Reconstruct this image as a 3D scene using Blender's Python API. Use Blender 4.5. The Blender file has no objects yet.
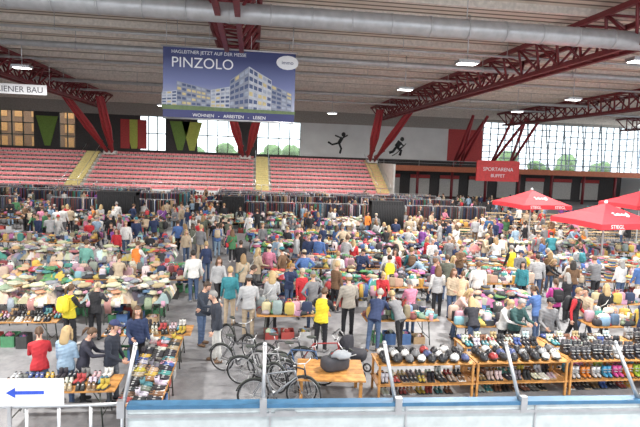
import bpy, math, random
import numpy as np
from mathutils import Vector, Matrix
random.seed(11); np.random.seed(11)
R=random.random
U=random.uniform
sc=bpy.context.scene
COL=sc.collection
# ------------------------------------------------------------------ camera
H=5.4; F=520.0
yaw=math.radians(7.5); pit=math.radians(6.09); rol=math.radians(2.0)
CP=Vector((0,0,H))
fw=Vector((math.sin(yaw)*math.cos(pit),math.cos(yaw)*math.cos(pit),-math.sin(pit)))
rt=Vector((math.cos(yaw),-math.sin(yaw),0)); up=rt.cross(fw)
rt2=rt*math.cos(rol)+up*math.sin(rol); up2=up*math.cos(rol)-rt*math.sin(rol)
cd=bpy.data.cameras.new('camera'); cam=bpy.data.objects.new('camera',cd); COL.objects.link(cam)
cd.sensor_width=36; cd.lens=F/640*36; cd.clip_end=500
M=Matrix((rt2,up2,-fw)).transposed().to_4x4(); M.translation=CP; cam.matrix_world=M
sc.camera=cam
def ray(px,py): return fw*F+rt2*(px-320)+up2*(213.5-py)
def G(px,py,z=0.0):
    d=ray(px,py); return CP+d*((z-H)/d.z)
def GY(px,py,Y):
    d=ray(px,py); return CP+d*(Y/d.y)
# ------------------------------------------------------------------ materials
def nodes(name):
    m=bpy.data.materials.new(name); m.use_nodes=True
    nt=m.node_tree; return m,nt,nt.nodes['Principled BSDF']
def mat(name,c,rough=.6,metal=0,var=.15,scale=6,bump=0,emit=0,bscale=None):
    m,nt,b=nodes(name)
    b.inputs['Roughness'].default_value=rough; b.inputs['Metallic'].default_value=metal
    tc=nt.nodes.new('ShaderNodeTexCoord'); n=nt.nodes.new('ShaderNodeTexNoise')
    n.inputs['Scale'].default_value=scale; n.inputs['Detail'].default_value=4
    nt.links.new(tc.outputs['Object'],n.inputs['Vector'])
    r=nt.nodes.new('ShaderNodeValToRGB')
    r.color_ramp.elements[0].position=.3; r.color_ramp.elements[1].position=.7
    r.color_ramp.elements[0].color=[max(0,x*(1-var)) for x in c]+[1]
    r.color_ramp.elements[1].color=[min(1,x*(1+var)) for x in c]+[1]
    nt.links.new(n.outputs['Fac'],r.inputs['Fac']); nt.links.new(r.outputs['Color'],b.inputs['Base Color'])
    if bump:
        bn=nt.nodes.new('ShaderNodeBump'); bn.inputs['Strength'].default_value=bump; bn.inputs['Distance'].default_value=.03
        n2=nt.nodes.new('ShaderNodeTexNoise'); n2.inputs['Scale'].default_value=bscale or scale*2
        nt.links.new(tc.outputs['Object'],n2.inputs['Vector'])
        nt.links.new(n2.outputs['Fac'],bn.inputs['Height']); nt.links.new(bn.outputs['Normal'],b.inputs['Normal'])
    if emit:
        b.inputs['Emission Color'].default_value=list(c)+[1]; b.inputs['Emission Strength'].default_value=emit
    return m
def amat(name,attr,rough=.85,obj=True,bump=.4):
    m,nt,b=nodes(name)
    a=nt.nodes.new('ShaderNodeAttribute'); a.attribute_type='OBJECT' if obj else 'GEOMETRY'; a.attribute_name=attr
    b.inputs['Roughness'].default_value=rough
    tc=nt.nodes.new('ShaderNodeTexCoord')
    n=nt.nodes.new('ShaderNodeTexNoise'); n.inputs['Scale'].default_value=9
    nt.links.new(tc.outputs['Object'],n.inputs['Vector'])
    mr=nt.nodes.new('ShaderNodeMapRange'); mr.inputs['To Min'].default_value=.75; mr.inputs['To Max'].default_value=1.2
    nt.links.new(n.outputs['Fac'],mr.inputs['Value'])
    vm=nt.nodes.new('ShaderNodeVectorMath'); vm.operation='SCALE'
    nt.links.new(a.outputs['Color'],vm.inputs[0]); nt.links.new(mr.outputs['Result'],vm.inputs['Scale'])
    nt.links.new(vm.outputs['Vector'],b.inputs['Base Color'])
    if bump:
        bn=nt.nodes.new('ShaderNodeBump'); bn.inputs['Strength'].default_value=bump; bn.inputs['Distance'].default_value=.02
        nt.links.new(n.outputs['Fac'],bn.inputs['Height']); nt.links.new(bn.outputs['Normal'],b.inputs['Normal'])
    return m
M_TORSO=amat('cloth_torso','torso'); M_TOP=amat('cloth_sleeve','top'); M_PANTS=amat('cloth_trousers','pants')
M_HAIR=amat('hair','hair',.6); M_BAG=amat('bag_fabric','bag',.7); M_SHOE=amat('shoe_leather','shoe',.6)
M_SKIN=mat('skin',(.62,.36,.26),.55,var=.06)
M_EYEW=mat('eye_white',(.8,.8,.78),.3,var=.02); M_EYED=mat('eye_dark',(.03,.02,.02),.3,var=.02); M_LIP=mat('lips',(.42,.14,.12),.5,var=.05)
M_GOODS=amat('goods_fabric','Col',.8,obj=False)
M_GLOSS=amat('goods_gloss','Col',.3,obj=False,bump=0)
M_WOOD=mat('table_wood',(.50,.24,.07),.5,var=.35,scale=7)
M_WOOD2=mat('bench_wood_pale',(.52,.38,.22),.55,var=.25,scale=5)
M_STEEL=mat('steel_dark',(.08,.09,.08),.5,.4)
M_ALU=mat('aluminium',(.55,.56,.58),.35,.8,var=.08)
M_RED=mat('red_steel',(.17,.02,.026),.5,var=.2)
M_CONC=mat('concrete',(.62,.60,.57),.85,var=.12,scale=2,bump=.2)
M_SEAT=mat('seat_plastic',(.80,.26,.28),.5,var=.15,scale=1.5)
M_WHITE=mat('white_paint',(.75,.76,.76),.5,var=.05)
M_DARK=mat('dark_wall',(.06,.055,.055),.8,var=.2)
M_BLACK=mat('black_rubber',(.02,.02,.022),.6,var=.1)
# ------------------------------------------------------------------ mesh builder
class MB:
    def __init__(s): s.v=[];s.f=[];s.m=[];s.c=[];s.n=0;s.sm=[]
    def add(s,vf,m=0,c=(1,1,1),smooth=True):
        v,f=vf; v=np.asarray(v,float)
        s.v.append(v); s.f+= [tuple(i+s.n for i in q) for q in f]; s.m+=[m]*len(f); s.sm+=[smooth]*len(f)
        c=np.asarray(c,float)
        if c.ndim==1: c=np.tile(c,(len(v),1))
        s.c.append(np.column_stack([c,np.ones(len(v))])); s.n+=len(v)
    def mesh(s,name,mats,col=False):
        me=bpy.data.meshes.new(name); V=np.concatenate(s.v)
        me.from_pydata(V.tolist(),[],s.f)
        for m in mats: me.materials.append(m)
        me.polygons.foreach_set('material_index',s.m); me.polygons.foreach_set('use_smooth',s.sm)
        if col:
            a=me.attributes.new('Col','FLOAT_COLOR','POINT'); a.data.foreach_set('color',np.concatenate(s.c).ravel())
        me.update(); return me
def place(me,name,loc=(0,0,0),rz=0,scale=1,props=None,parent=None):
    o=bpy.data.objects.new(name,me); COL.objects.link(o); o.location=loc; o.rotation_euler=(0,0,rz)
    if not hasattr(scale,'__len__'): scale=(scale,)*3
    o.scale=scale
    if props:
        for k,v in props.items(): o[k]=[float(x) for x in v]
    if parent: o.parent=parent
    return o
def box(c,s,rz=0):
    x,y,z=s[0]/2,s[1]/2,s[2]/2
    v=np.array([(-x,-y,-z),(x,-y,-z),(x,y,-z),(-x,y,-z),(-x,-y,z),(x,-y,z),(x,y,z),(-x,y,z)])
    if rz:
        cc,ss=math.cos(rz),math.sin(rz); v=v@np.array([[cc,ss,0],[-ss,cc,0],[0,0,1]])
    return v+np.array(c),[(0,3,2,1),(4,5,6,7),(0,1,5,4),(1,2,6,5),(2,3,7,6),(3,0,4,7)]
def frame(d):
    d=Vector(d).normalized(); a=Vector((0,0,1)) if abs(d.z)<.95 else Vector((1,0,0))
    x=d.cross(a).normalized(); y=d.cross(x).normalized(); return np.array(x),np.array(y)
def rings(rs,n=10,cap=True):
    V=[];Fc=[]
    for (c,ax,ay,rx,ry) in rs:
        for k in range(n):
            t=2*math.pi*k/n
            V.append(np.array(c)+np.array(ax)*rx*math.cos(t)+np.array(ay)*ry*math.sin(t))
    for i in range(len(rs)-1):
        for k in range(n):
            a=i*n+k;b=i*n+(k+1)%n; Fc.append((a,b,b+n,a+n))
    if cap:
        Fc.append(tuple(range(n-1,-1,-1))); Fc.append(tuple(range((len(rs)-1)*n,len(rs)*n)))
    return np.array(V),Fc
def cyl(p0,p1,r0,r1=None,n=8,cap=True):
    p0=np.array(p0,float);p1=np.array(p1,float); r1=r0 if r1 is None else r1
    x,y=frame(p1-p0); return rings([(p0,x,y,r0,r0),(p1,x,y,r1,r1)],n,cap)
def tube(pts,r,n=6,closed=False):
    rs=[];pts=[np.array(p,float) for p in pts]; L=len(pts); px=None
    if not hasattr(r,'__len__'): r=[r]*L
    for i,p in enumerate(pts):
        if closed: d=pts[(i+1)%L]-pts[i-1]
        else: d=pts[min(i+1,L-1)]-pts[max(i-1,0)]
        d=d/np.linalg.norm(d)
        if px is None: x,y=frame(d)
        else:
            x=px-d*np.dot(px,d); x/=np.linalg.norm(x); y=np.cross(d,x)
        px=x; rs.append((p,x,y,r[i],r[i]))
    v,f=rings(rs,n,not closed)
    if closed:
        for k in range(n):
            a=(L-1)*n+k;b=(L-1)*n+(k+1)%n; f.append((a,b,(k+1)%n,k))
    return v,f
def sph(c,r,nu=10,nv=7,fn=None):
    if not hasattr(r,'__len__'): r=(r,)*3
    V=[(0,0,1)]
    for i in range(1,nv):
        p=math.pi*i/nv
        for k in range(nu):
            t=2*math.pi*k/nu; V.append((math.sin(p)*math.cos(t),math.sin(p)*math.sin(t),math.cos(p)))
    V.append((0,0,-1)); V=np.array(V)
    if fn is not None: V=fn(V)
    V=V*np.array(r)+np.array(c); Fc=[]
    for k in range(nu): Fc.append((0,1+k,1+(k+1)%nu))
    for i in range(nv-2):
        for k in range(nu):
            a=1+i*nu+k;b=1+i*nu+(k+1)%nu; Fc.append((a,a+nu,b+nu,b))
    e=1+(nv-1)*nu; o=1+(nv-2)*nu
    for k in range(nu): Fc.append((o+k,e,o+(k+1)%nu))
    return V,Fc
def xf(vf,loc=(0,0,0),rz=0,s=1,rx=0):
    v,f=vf; m=Matrix.Rotation(rz,3,'Z')@Matrix.Rotation(rx,3,'X')
    return (v*np.array(s))@np.array(m).T+np.array(loc),f
def bm_join(*l):
    V=[];Fc=[];n=0
    for v,f in l:
        V.append(v); Fc+=[tuple(i+n for i in q) for q in f]; n+=len(v)
    return np.concatenate(V),Fc
# ------------------------------------------------------------------ people
def rad(a): return math.radians(a)
def ldir(a): return np.array((0,-math.sin(rad(a)),-math.cos(rad(a))))
def adir(side,a,o): return np.array((side*math.sin(rad(o)),-math.sin(rad(a))*math.cos(rad(o)),-math.cos(rad(a))*math.cos(rad(o))))
def person_mesh(name,lean=2,legs=((3,3),(-3,2)),arms=((5,9,12,0),(5,9,12,0)),head=5,hyaw=0,hair='short',hat=None,bag=None,female=False,hem=.12,spread=.1):
    src=MB(); caps=[]
    def cap(p0,p1,r0,r1,lab):
        p0=np.array(p0);p1=np.array(p1)
        src.add(cyl(p0,p1,r0,r1,10)); src.add(sph(p0,r0,10,7)); src.add(sph(p1,r1,10,7)); caps.append((p0,p1,r0,r1,lab))
    hz=max(.43*math.cos(rad(a))+.43*math.cos(rad(a-b))+.085 for a,b in legs)
    yo=sum(.43*math.sin(rad(a))+.43*math.sin(rad(a-b)) for a,b in legs)/2
    pel=np.array((0,yo,hz))
    if legs[0][0]>60: pel[1]=.15
    U_=np.array((0,-math.sin(rad(lean)),math.cos(rad(lean)))); Fd=np.array((0,-math.cos(rad(lean)),-math.sin(rad(lean)))); X=np.array((1,0,0))
    sw=.185 if not female else .165; hw=.165 if not female else .172
    T=[(-hem,hw+.02,.135),(0,hw+.012,.13),(.14,.15 if not female else .135,.115),(.28,sw-.005,.13),(.40,sw+.005,.12),(.475,sw*.75,.095),(.52,.075,.07)]
    src.add(rings([(pel+U_*h,X,-Fd,rx,ry) for h,rx,ry in T],16))
    caps.append((pel-U_*max(hem-.1,0),pel+U_*.38,.14,.14,0))
    nb=pel+U_*.50; 
    ha=lean*.75+head
    hu=np.array((0,-math.sin(rad(ha)),math.cos(rad(ha)))); hf=np.array((0,-math.cos(rad(ha)),-math.sin(rad(ha))))
    hc=nb+U_*.05+hu*.145+hf*.02
    cap(nb-U_*.04,hc-hu*.04,.058,.052,5)
    for i,s in enumerate((-1,1)):
        a,b=legs[i]; hp=pel+X*s*.085; kn=hp+ldir(a)*.43+X*s*(spread-.09); an=kn+ldir(a-b)*.43+X*s*.005
        cap(hp,kn,.092,.064,2); cap(kn,an,.064,.05,2)
        fa=min(0,a-b+8) if legs[0][0]<60 else 0
        toe=an+np.array((s*.03,-.15*math.cos(rad(fa)),-.035-.12*math.sin(rad(-fa*.6))))
        heel=an+np.array((0,.035,-.035)); cap(heel,toe,.048,.042,3)
    hands=[]
    for i,s in enumerate((-1,1)):
        a,o,b,inn=arms[i]
        sh=pel+U_*.43+X*s*(sw+.0)
        el=sh+adir(s,a,o)*.29; d2=adir(s,a+b,o-inn); wr=el+d2*.25
        src.add(sph(sh-X*s*.03,.075,10,7))
        cap(sh,el,.060,.047,1); cap(el,wr,.047,.036,1); hands.append((wr,d2,s))
    tmp=bpy.data.objects.new('tmp',src.mesh('tmp',[])); COL.objects.link(tmp)
    m=tmp.modifiers.new('r','REMESH'); m.mode='VOXEL'; m.voxel_size=.019
    m=tmp.modifiers.new('s','SMOOTH'); m.iterations=3; m.factor=.5
    dg=bpy.context.evaluated_depsgraph_get(); ev=tmp.evaluated_get(dg); me=ev.to_mesh()
    V=np.empty(len(me.vertices)*3); me.vertices.foreach_get('co',V); V=V.reshape(-1,3)
    Fs=[tuple(p.vertices) for p in me.polygons]; ev.to_mesh_clear()
    mm=tmp.data; bpy.data.objects.remove(tmp); bpy.data.meshes.remove(mm)
    V[:,2]=np.maximum(V[:,2],0)
    fold=.0035*np.sin(V[:,2]*75+V[:,0]*30)+.003*np.sin(V[:,0]*60+V[:,1]*45+V[:,2]*20)
    V[:,1]+=fold*(V[:,2]>.12)
    C=np.array([V[list(f)].mean(0) for f in Fs]); best=np.full(len(C),9.);lab=np.zeros(len(C),int)
    for p0,p1,r0,r1,l in caps:
        d=p1-p0; t=np.clip((C-p0)@d/(d@d),0,1); q=p0+t[:,None]*d
        di=np.linalg.norm(C-q,axis=1)-(r0+(r1-r0)*t); k=di<best; best[k]=di[k]; lab[k]=l
    hh=(C-pel)@U_
    lab[(lab==2)&(hh>-hem+.01)&(abs(C[:,0])<.22)&(legs[0][0]<60)]=0
    lab[(lab==5)&(((C-nb)@U_)<.01)]=0
    mb=MB(); mb.v.append(V); mb.f+=Fs; mb.m+=lab.tolist(); mb.sm+=[True]*len(Fs); mb.c.append(np.ones((len(V),4))); mb.n=len(V)
    hx=np.array((math.cos(rad(hyaw)),math.sin(rad(hyaw)),0)); 
    by=np.cross(hu,hx); hx2=np.cross(by,hu); Rm=np.array([hx2/np.linalg.norm(hx2),by/np.linalg.norm(by),hu])
    def hd(vf,m): mb.add((vf[0]@Rm+hc,vf[1]),m)
    def skull(v):
        v=v.copy(); z=np.clip(-v[:,2],0,1); v[:,0]*=1-.38*z**1.3; bk=v[:,1]>0; v[bk,1]*=(1-.35*z[bk]); v[:,1]-=.12*z
        return v
    hd(sph((0,0,0),(.076,.095,.117),16,12,skull),5)
    hd(bm_join(sph((0,-.098,-.012),(.012,.018,.022),8,6),sph((0,-.108,-.022),(.014,.014,.011),8,6)),5)
    for s in (-1,1):
        hd(sph((s*.030,-.082,.012),(.014,.010,.009),8,6),6); hd(sph((s*.030,-.090,.012),(.006,.005,.007),6,5),7)
        hd(sph((s*.030,-.090,.030),(.017,.007,.004),6,4),4); hd(sph((s*.076,.005,-.008),(.010,.018,.030),8,6),5)
    hd(sph((0,-.098,-.058),(.023,.008,.007),8,5),8)
    def hairf(v):
        v=v.copy(); fr=(v[:,1]<-.35)&(v[:,2]<.42); lo=(v[:,2]<-.45); v[fr]*=.78; v[lo&~fr]*=.8
        j=1+.03*np.sin(v[:,0]*23+v[:,2]*17); return v*j[:,None]
    if hair!='bald':
        hd(sph((0,.01,.012),(.085,.104,.121),18,14,hairf),4)
    if hair=='long':
        hd(rings([((0,.045,.06),(1,0,0),(0,1,0),.078,.062),((0,.055,-.04),(1,0,0),(0,1,0),.092,.058),((0,.07,-.14),(1,0,0),(0,1,0),.105,.05),((0,.085,-.22),(1,0,0),(0,1,0),.10,.042),((0,.09,-.29),(1,0,0),(0,1,0),.06,.025)],12),4)
        for s in (-1,1): hd(tube([(s*.07,-.03,.05),(s*.085,-.025,-.05),(s*.085,-.03,-.15),(s*.08,-.04,-.22)],[.02,.026,.026,.012],6),4)
    if hair=='pony': hd(tube([(0,.10,.06),(0,.15,.04),(0,.165,-.05),(0,.15,-.16)],[.025,.035,.032,.01],8),4)
    if hair=='bun': hd(sph((0,.10,.07),.045,8,6),4)
    if hat=='cap':
        def up_(v): v=v.copy(); v[:,2]=np.maximum(v[:,2],.12); return v
        hd(sph((0,.005,.025),(.09,.108,.115),16,10,up_),9)
        hd(rings([((0,-.09,.042),(1,0,0),(0,1,0),.068,.03),((0,-.125,.034),(1,0,0),(0,1,0),.06,.05)],12),9)
    if hat=='beanie':
        def up3(v): v=v.copy(); v[:,2]=np.maximum(v[:,2],.1); return v
        hd(sph((0,.012,.02),(.093,.112,.14),16,10,up3),9)
    for wr,d,s in hands:
        side=np.array((s,0,0.)); n_=np.cross(d,side); n_/=np.linalg.norm(n_); inw=-side; 
        w=n_; pn=np.cross(w,d); pn/=np.linalg.norm(pn)
        if pn@inw<0: pn=-pn
        mb.add(rings([(wr-d*.02,w,pn,.024,.02),(wr+d*.02,w,pn,.032,.018),(wr+d*.06,w,pn,.042,.016),(wr+d*.095,w,pn,.038,.013)],8),5)
        fr=1 if w@np.array((0,-1,0.))>0 else -1
        for k,L in enumerate((.068,.078,.072,.056)):
            b0=wr+d*.088+w*fr*(.028-.019*k); c1=b0+(d*.92+pn*.3)*L*.45; c2=c1+(d*.6+pn*.75)*L*.32; c3=c2+(d*.2+pn*.95)*L*.27
            mb.add(tube([b0,c1,c2,c3],[.0095,.009,.008,.006],5),5)
        b0=wr+d*.03+w*fr*.030; c1=b0+(d*.6+w*fr*.7+pn*.3)*.035; c2=c1+(d*.85+w*fr*.15+pn*.4)*.03
        mb.add(tube([b0,c1,c2],[.012,.011,.008],5),5)
    def sq(v): return np.sign(v)*np.abs(v)**.5
    if bag=='pack':
        bc=pel+U_*.28-Fd*.21
        def tr(vf): return (vf[0]@np.array([X,-Fd,U_])+bc,vf[1])
        mb.add(tr(sph((0,0,0),(.15,.085,.22),12,10,sq)),9); mb.add(tr(sph((0,.08,-.06),(.11,.04,.11),12,8,sq)),9)
        for s in (-1,1): mb.add(tube([pel+U_*.46-Fd*.12+X*s*.1,pel+U_*.50+X*s*.11,pel+U_*.42+Fd*.135+X*s*.115,pel+U_*.2+Fd*.13+X*s*.13,pel+U_*.12-Fd*.1+X*s*.15],.018,6),9)
    if bag=='shoulder':
        bc=pel+X*.24-U_*.03+Fd*.02
        mb.add(sph(bc,(.06,.15,.12),10,8,sq),9)
        mb.add(tube([bc+U_*.1+Fd*.1,pel+U_*.3+X*.1+Fd*.15,pel+U_*.5-X*.07+Fd*.05,pel+U_*.46-X*.1-Fd*.08,pel+U_*.2+X*.08-Fd*.15,bc+U_*.1-Fd*.1],.013,5),9)
    if bag=='tote':
        wr,d,s=hands[1]; c=wr+d*.1+np.array((0,0,-.28))
        v,f=box((0,0,0),(.12,.32,.34)); v=v*np.where(v[:,2:3]>0,1,.9); mb.add((v+c,f),9,smooth=False)
        mb.add(tube([c+np.array((0,-.1,.17)),wr+d*.09+np.array((0,-.02,0)),wr+d*.09+np.array((0,.02,0)),c+np.array((0,.1,.17))],.01,5),9)
    return mb.mesh(name,[M_TORSO,M_TOP,M_PANTS,M_SHOE,M_HAIR,M_SKIN,M_EYEW,M_EYED,M_LIP,M_BAG])
VAR={}
def V_(k,**kw): VAR[k]=person_mesh(k,**kw)
V_('m_stand')
V_('m_walk',lean=4,legs=((24,4),(-14,14)),arms=((-18,8,15,0),(22,8,25,5)))
V_('m_look',lean=8,legs=((4,4),(-2,2)),arms=((35,6,55,20),(30,6,60,22)),head=22)
V_('m_cap',lean=2,legs=((0,0),(6,6)),arms=((8,10,60,15),(4,10,15,0)),hat='cap',head=8)
V_('m_pack',lean=5,legs=((18,5),(-12,10)),arms=((-10,9,20,0),(15,9,30,0)),bag='pack')
V_('m_bend',lean=40,legs=((6,10),(-12,4)),arms=((45,6,25,8),(55,6,15,5)),head=-5)
V_('m_phone',lean=3,arms=((25,8,95,25),(5,12,20,0)),head=16)
V_('m_akimbo',lean=0,legs=((2,2),(-2,0)),arms=((-18,42,45,85),(-18,42,45,85)),hat='cap',spread=.13)
V_('f_stand',female=True,hair='long',arms=((10,8,70,20),(5,8,14,0)))
V_('f_walk',female=True,hair='long',lean=3,legs=((22,4),(-13,12)),arms=((-15,8,15,0),(18,8,25,5)))
V_('f_look',female=True,hair='pony',lean=10,arms=((38,6,50,20),(30,6,55,20)),head=24)
V_('f_bag',female=True,hair='long',arms=((12,8,60,10),(4,9,12,0)),bag='shoulder',hem=.25)
V_('f_tote',female=True,hair='bun',lean=3,legs=((14,4),(-8,6)),arms=((10,8,20,0),(3,13,5,0)),bag='tote')
V_('f_bend',female=True,hair='long',lean=36,legs=((5,8),(-8,3)),arms=((50,6,20,8),(40,6,30,8)),head=0)
V_('f_coat',female=True,hair='short',hem=.42,arms=((12,8,20,0),(25,8,80,25)),hat='beanie')
V_('f_pack',female=True,hair='pony',lean=3,legs=((6,4),(-4,4)),arms=((25,8,80,22),(20,8,85,25)),bag='pack')
V_('m_sit',lean=8,legs=((84,84),(82,80)),arms=((30,10,50,18),(28,10,55,18)),head=12,hem=.05)
V_('f_sit',female=True,hair='long',lean=10,legs=((84,84),(82,88)),arms=((35,10,45,18),(28,10,60,18)),head=15,hem=.05)
BLK=(.018,.018,.022);NAVY=(.025,.04,.10);GRY=(.20,.20,.21);LGRY=(.42,.42,.43);WHT=(.72,.71,.69);BEI=(.48,.38,.27)
REDC=(.5,.03,.04);TEAL=(.04,.22,.26);BLU=(.08,.16,.38);PNK=(.6,.22,.32);YEL=(.85,.68,.04);ORG=(.75,.22,.04);GRN=(.07,.2,.09);PUR=(.22,.07,.3);JEAN=(.07,.11,.2);DEN=(.3,.42,.55);BRN=(.16,.09,.05);MAG=(.55,.06,.3)
TOPS=[BLK]*9+[NAVY]*6+[GRY]*5+[LGRY]*4+[WHT]*6+[BEI]*5+[REDC]*3+[TEAL]+[BLU]*2+[PNK]*2+[GRN]+[PUR]+[BRN]*3+[ORG]+[DEN]*3+[(.12,.13,.1)]*2
PANTS=[BLK]*5+[JEAN]*6+[GRY]*2+[BEI]*2+[NAVY]*3+[BRN]+[DEN]
HAIRS=[(.05,.03,.02),(.10,.055,.03),(.02,.015,.012),(.3,.19,.09),(.45,.32,.16),(.3,.29,.28),(.16,.08,.04)]
BAGS=[BLK,NAVY,REDC,BRN,GRY,TEAL,BEI,WHT]
people=[]; rects=[]
def person(x,y,k,rz,top=None,pants=None,hair=None,torso=None,bag=None,s=None,z=0,shoe=None):
    top=top or random.choice(TOPS)
    p=dict(top=top,torso=torso or top,pants=pants or random.choice(PANTS),hair=hair or random.choice(HAIRS),bag=bag or random.choice(BAGS),shoe=shoe or random.choice([BLK,BLK,WHT,BRN,GRY]))
    s=s or (U(1.0,1.09) if k[0]=='m' else U(.94,1.03))
    w=U(.96,1.14)
    nm='child' if s<.8 else ('man' if k[0]=='m' else 'woman')
    people.append((x,y)); return place(VAR[k],nm,(x,y,z),rz,(s*w,s*w,s),p)
def clear(x,y,m=.22):
    for (cx,cy,hx,hy) in rects:
        dx=abs(x-cx)-hx-m; dy=abs(y-cy)-hy-m
        if dx<0 and dy<0: return False,(cx,cy,hx,hy,dx,dy)
    return True,None
def pp(px,py,k,face,top=None,pants=None,**kw):
    g=G(px,py,0); x,y=g.x,g.y
    for _ in range(5):
        ok,r=clear(x,y)
        if ok: break
        if -r[5]<-r[4]+.3: y=r[1]+(r[3]+.24)*(1 if y>r[1] else -1)
        else: x=r[0]+(r[2]+.24)*(1 if x>r[0] else -1)
    return person(x,y,k,rad(face),top,pants,**kw)
# ------------------------------------------------------------------ furniture & goods
def crumple(v):
    ph=np.random.uniform(0,6,6); k=1+.16*np.sin(v[:,0]*5+ph[0]+3*np.sin(v[:,1]*3+ph[1]))+.12*np.sin(v[:,1]*7+ph[2]+v[:,2]*4)
    v=v*(k[:,None]+np.random.uniform(-.08,.08,(len(v),1))); v[:,2]=np.maximum(v[:,2],-.5); return v
def jit(c,a=.15): return tuple(max(0,min(1,x*U(1-a,1+a))) for x in c)
CREAM=[(.62,.54,.43),(.7,.66,.6),(.5,.40,.29),(.72,.7,.68),(.36,.28,.19),(.45,.2,.18),(.12,.18,.28),(.6,.56,.47),(.05,.05,.06),(.24,.3,.22),(.55,.35,.2),(.3,.3,.32),(.5,.3,.34)]
MIX=[(.5,.07,.07),(.07,.13,.33),(.66,.63,.58),(.04,.04,.05),(.04,.04,.05),(.6,.4,.1),(.08,.27,.25),(.42,.14,.28),(.28,.28,.3),(.5,.38,.25),(.1,.24,.1),(.55,.3,.37),(.25,.42,.55),(.15,.12,.1)]
DRK=[(.02,.02,.025),(.03,.04,.09),(.06,.06,.07),(.1,.05,.04),(.03,.03,.03),(.13,.14,.16),(.18,.05,.05)]
TL,TW=2.2,.8
def heap(pal,n=26,h=.28,cells=46):
    mb=MB(); nx,ny=84,34
    gx=np.linspace(-TL/2-.03,TL/2+.03,nx); gy=np.linspace(-TW/2-.05,TW/2+.05,ny); X,Y=np.meshgrid(gx,gy,indexing='ij'); P=np.column_stack([X.ravel(),Y.ravel()])
    cen=np.column_stack([np.random.uniform(-TL/2,TL/2,cells),np.random.uniform(-TW/2,TW/2,cells)])
    wob=np.column_stack([.05*np.sin(P[:,1]*17+P[:,0]*5),.05*np.sin(P[:,0]*15)])
    ang=np.random.uniform(0,3.14,cells); D=(P+wob)[:,None,:]-cen[None]
    u=D[:,:,0]*np.cos(ang)+D[:,:,1]*np.sin(ang); v_=-D[:,:,0]*np.sin(ang)+D[:,:,1]*np.cos(ang)
    dist=np.sqrt(u**2+(v_*1.8)**2); idx=dist.argmin(1); dm=dist.min(1)
    lay_=np.random.uniform(.3,1,cells)
    z=h*lay_[idx]*(.7+.3*np.sin(P[:,0]*4+n))
    z+= .035*np.abs(np.sin(u[np.arange(len(P)),idx]*28+ang[idx]*9))+.02*np.sin(v_[np.arange(len(P)),idx]*35)+np.random.uniform(-.008,.008,len(P))
    z-= np.clip(dm-.09,0,.2)*.5
    e=np.minimum(1,np.minimum((TL/2+.03-abs(P[:,0]))/.14,(TW/2+.05-abs(P[:,1]))/.12)); e=np.sqrt(np.clip(e,0,1)); z=np.maximum(z,.02)*e-(1-e)*.05
    cols=np.array([jit(random.choice(pal)) for _ in range(cells)])
    F_=[(i*ny+j,(i+1)*ny+j,(i+1)*ny+j+1,i*ny+j+1) for i in range(nx-1) for j in range(ny-1)]
    mb.add((np.column_stack([P,z]),F_),0,cols[idx])
    for i in range(n):
        x=U(-TL/2+.12,TL/2-.12); y=U(-TW/2+.1,TW/2-.1); s=U(.12,.24)
        mb.add(xf(sph((0,0,0),(s,s*.65,U(.04,.09)),14,8,crumple),(x*.95,y*.85,U(.5,1.1)*h+.02),U(0,6)),0,jit(random.choice(pal)))
    for i in range(14):
        x=U(-1,1); s=random.choice((-1,1)); w=U(.06,.13); l=U(.12,.36); c=jit(random.choice(pal)); X_=(1,0,0);Y_=(0,1,0)
        mb.add(rings([((x,s*.36,.10),X_,(0,0,1),w,.03),((x,s*.43,.04),X_,(0,.7,.7),w,.03),((x+U(-.02,.02),s*.455,-.08),X_,Y_,w*1.05,.022),((x+U(-.03,.03),s*.45,-l),X_,Y_,w*.9,.02)],8),0,c)
    return mb.mesh('clothing_pile',[M_GOODS],True)
def shoe(c):
    if R()<.25:
        return [(bm_join(sph((0,-.03,.045),(.04,.125,.038),8,6),cyl((0,.06,.04),(0,.07,.17),.042,.045,8)),c),(box((0,-.01,.012),(.08,.25,.024)),(.05,.05,.05)),(cyl((0,.07,.168),(0,.07,.173),.036,n=8),(.02,.02,.02))]
    return [(bm_join(sph((0,-.03,.04),(.041,.125,.034),8,6),sph((0,.055,.06),(.036,.06,.045),8,6)),c),(box((0,-.01,.012),(.08,.25,.024)),random.choice([(.7,.7,.7),(.03,.03,.03),(.03,.03,.03),(.4,.3,.2)])),(sph((0,.065,.095),(.025,.04,.014),6,4),(.02,.02,.02)),(box((0,-.01,.075),(.03,.06,.01)),(.5,.5,.5))]
def boot(c):
    return [(bm_join(sph((0,-.05,.06),(.055,.15,.06),8,6),cyl((0,.05,.06),(0,.02,.34),.065,.075,8)),c),(box((0,-.02,.015),(.09,.3,.03)),(.03,.03,.03)),(box((0,-.055,.16),(.1,.03,.02)),(.4,.4,.4)),(box((0,-.06,.24),(.11,.03,.02)),(.4,.4,.4)),(cyl((0,.015,.34),(0,.015,.35),.055,.055,8),(.06,.06,.06))]
def helmet(c):
    def hf(v): v=v.copy(); v[:,2]=np.maximum(v[:,2],-.15); return v
    return [(sph((0,0,.09),(.12,.15,.14),12,9,hf),c),(box((0,-.13,.1),(.18,.07,.02)),(.03,.03,.03)),(rings([((0,0,.03),(1,0,0),(0,1,0),.105,.13),((0,0,.08),(1,0,0),(0,1,0),.118,.147)],12),(.03,.03,.03)),(box((0,.03,.215),(.02,.16,.03)),(.05,.05,.05)),(box((.05,.03,.2),(.015,.14,.03)),(.05,.05,.05)),(box((-.05,.03,.2),(.015,.14,.03)),(.05,.05,.05))]
def lay(mb,parts,loc,rz,s=1,gl=0):
    for vf,c in parts: mb.add(xf(vf,loc,rz,s),gl,c)
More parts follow.
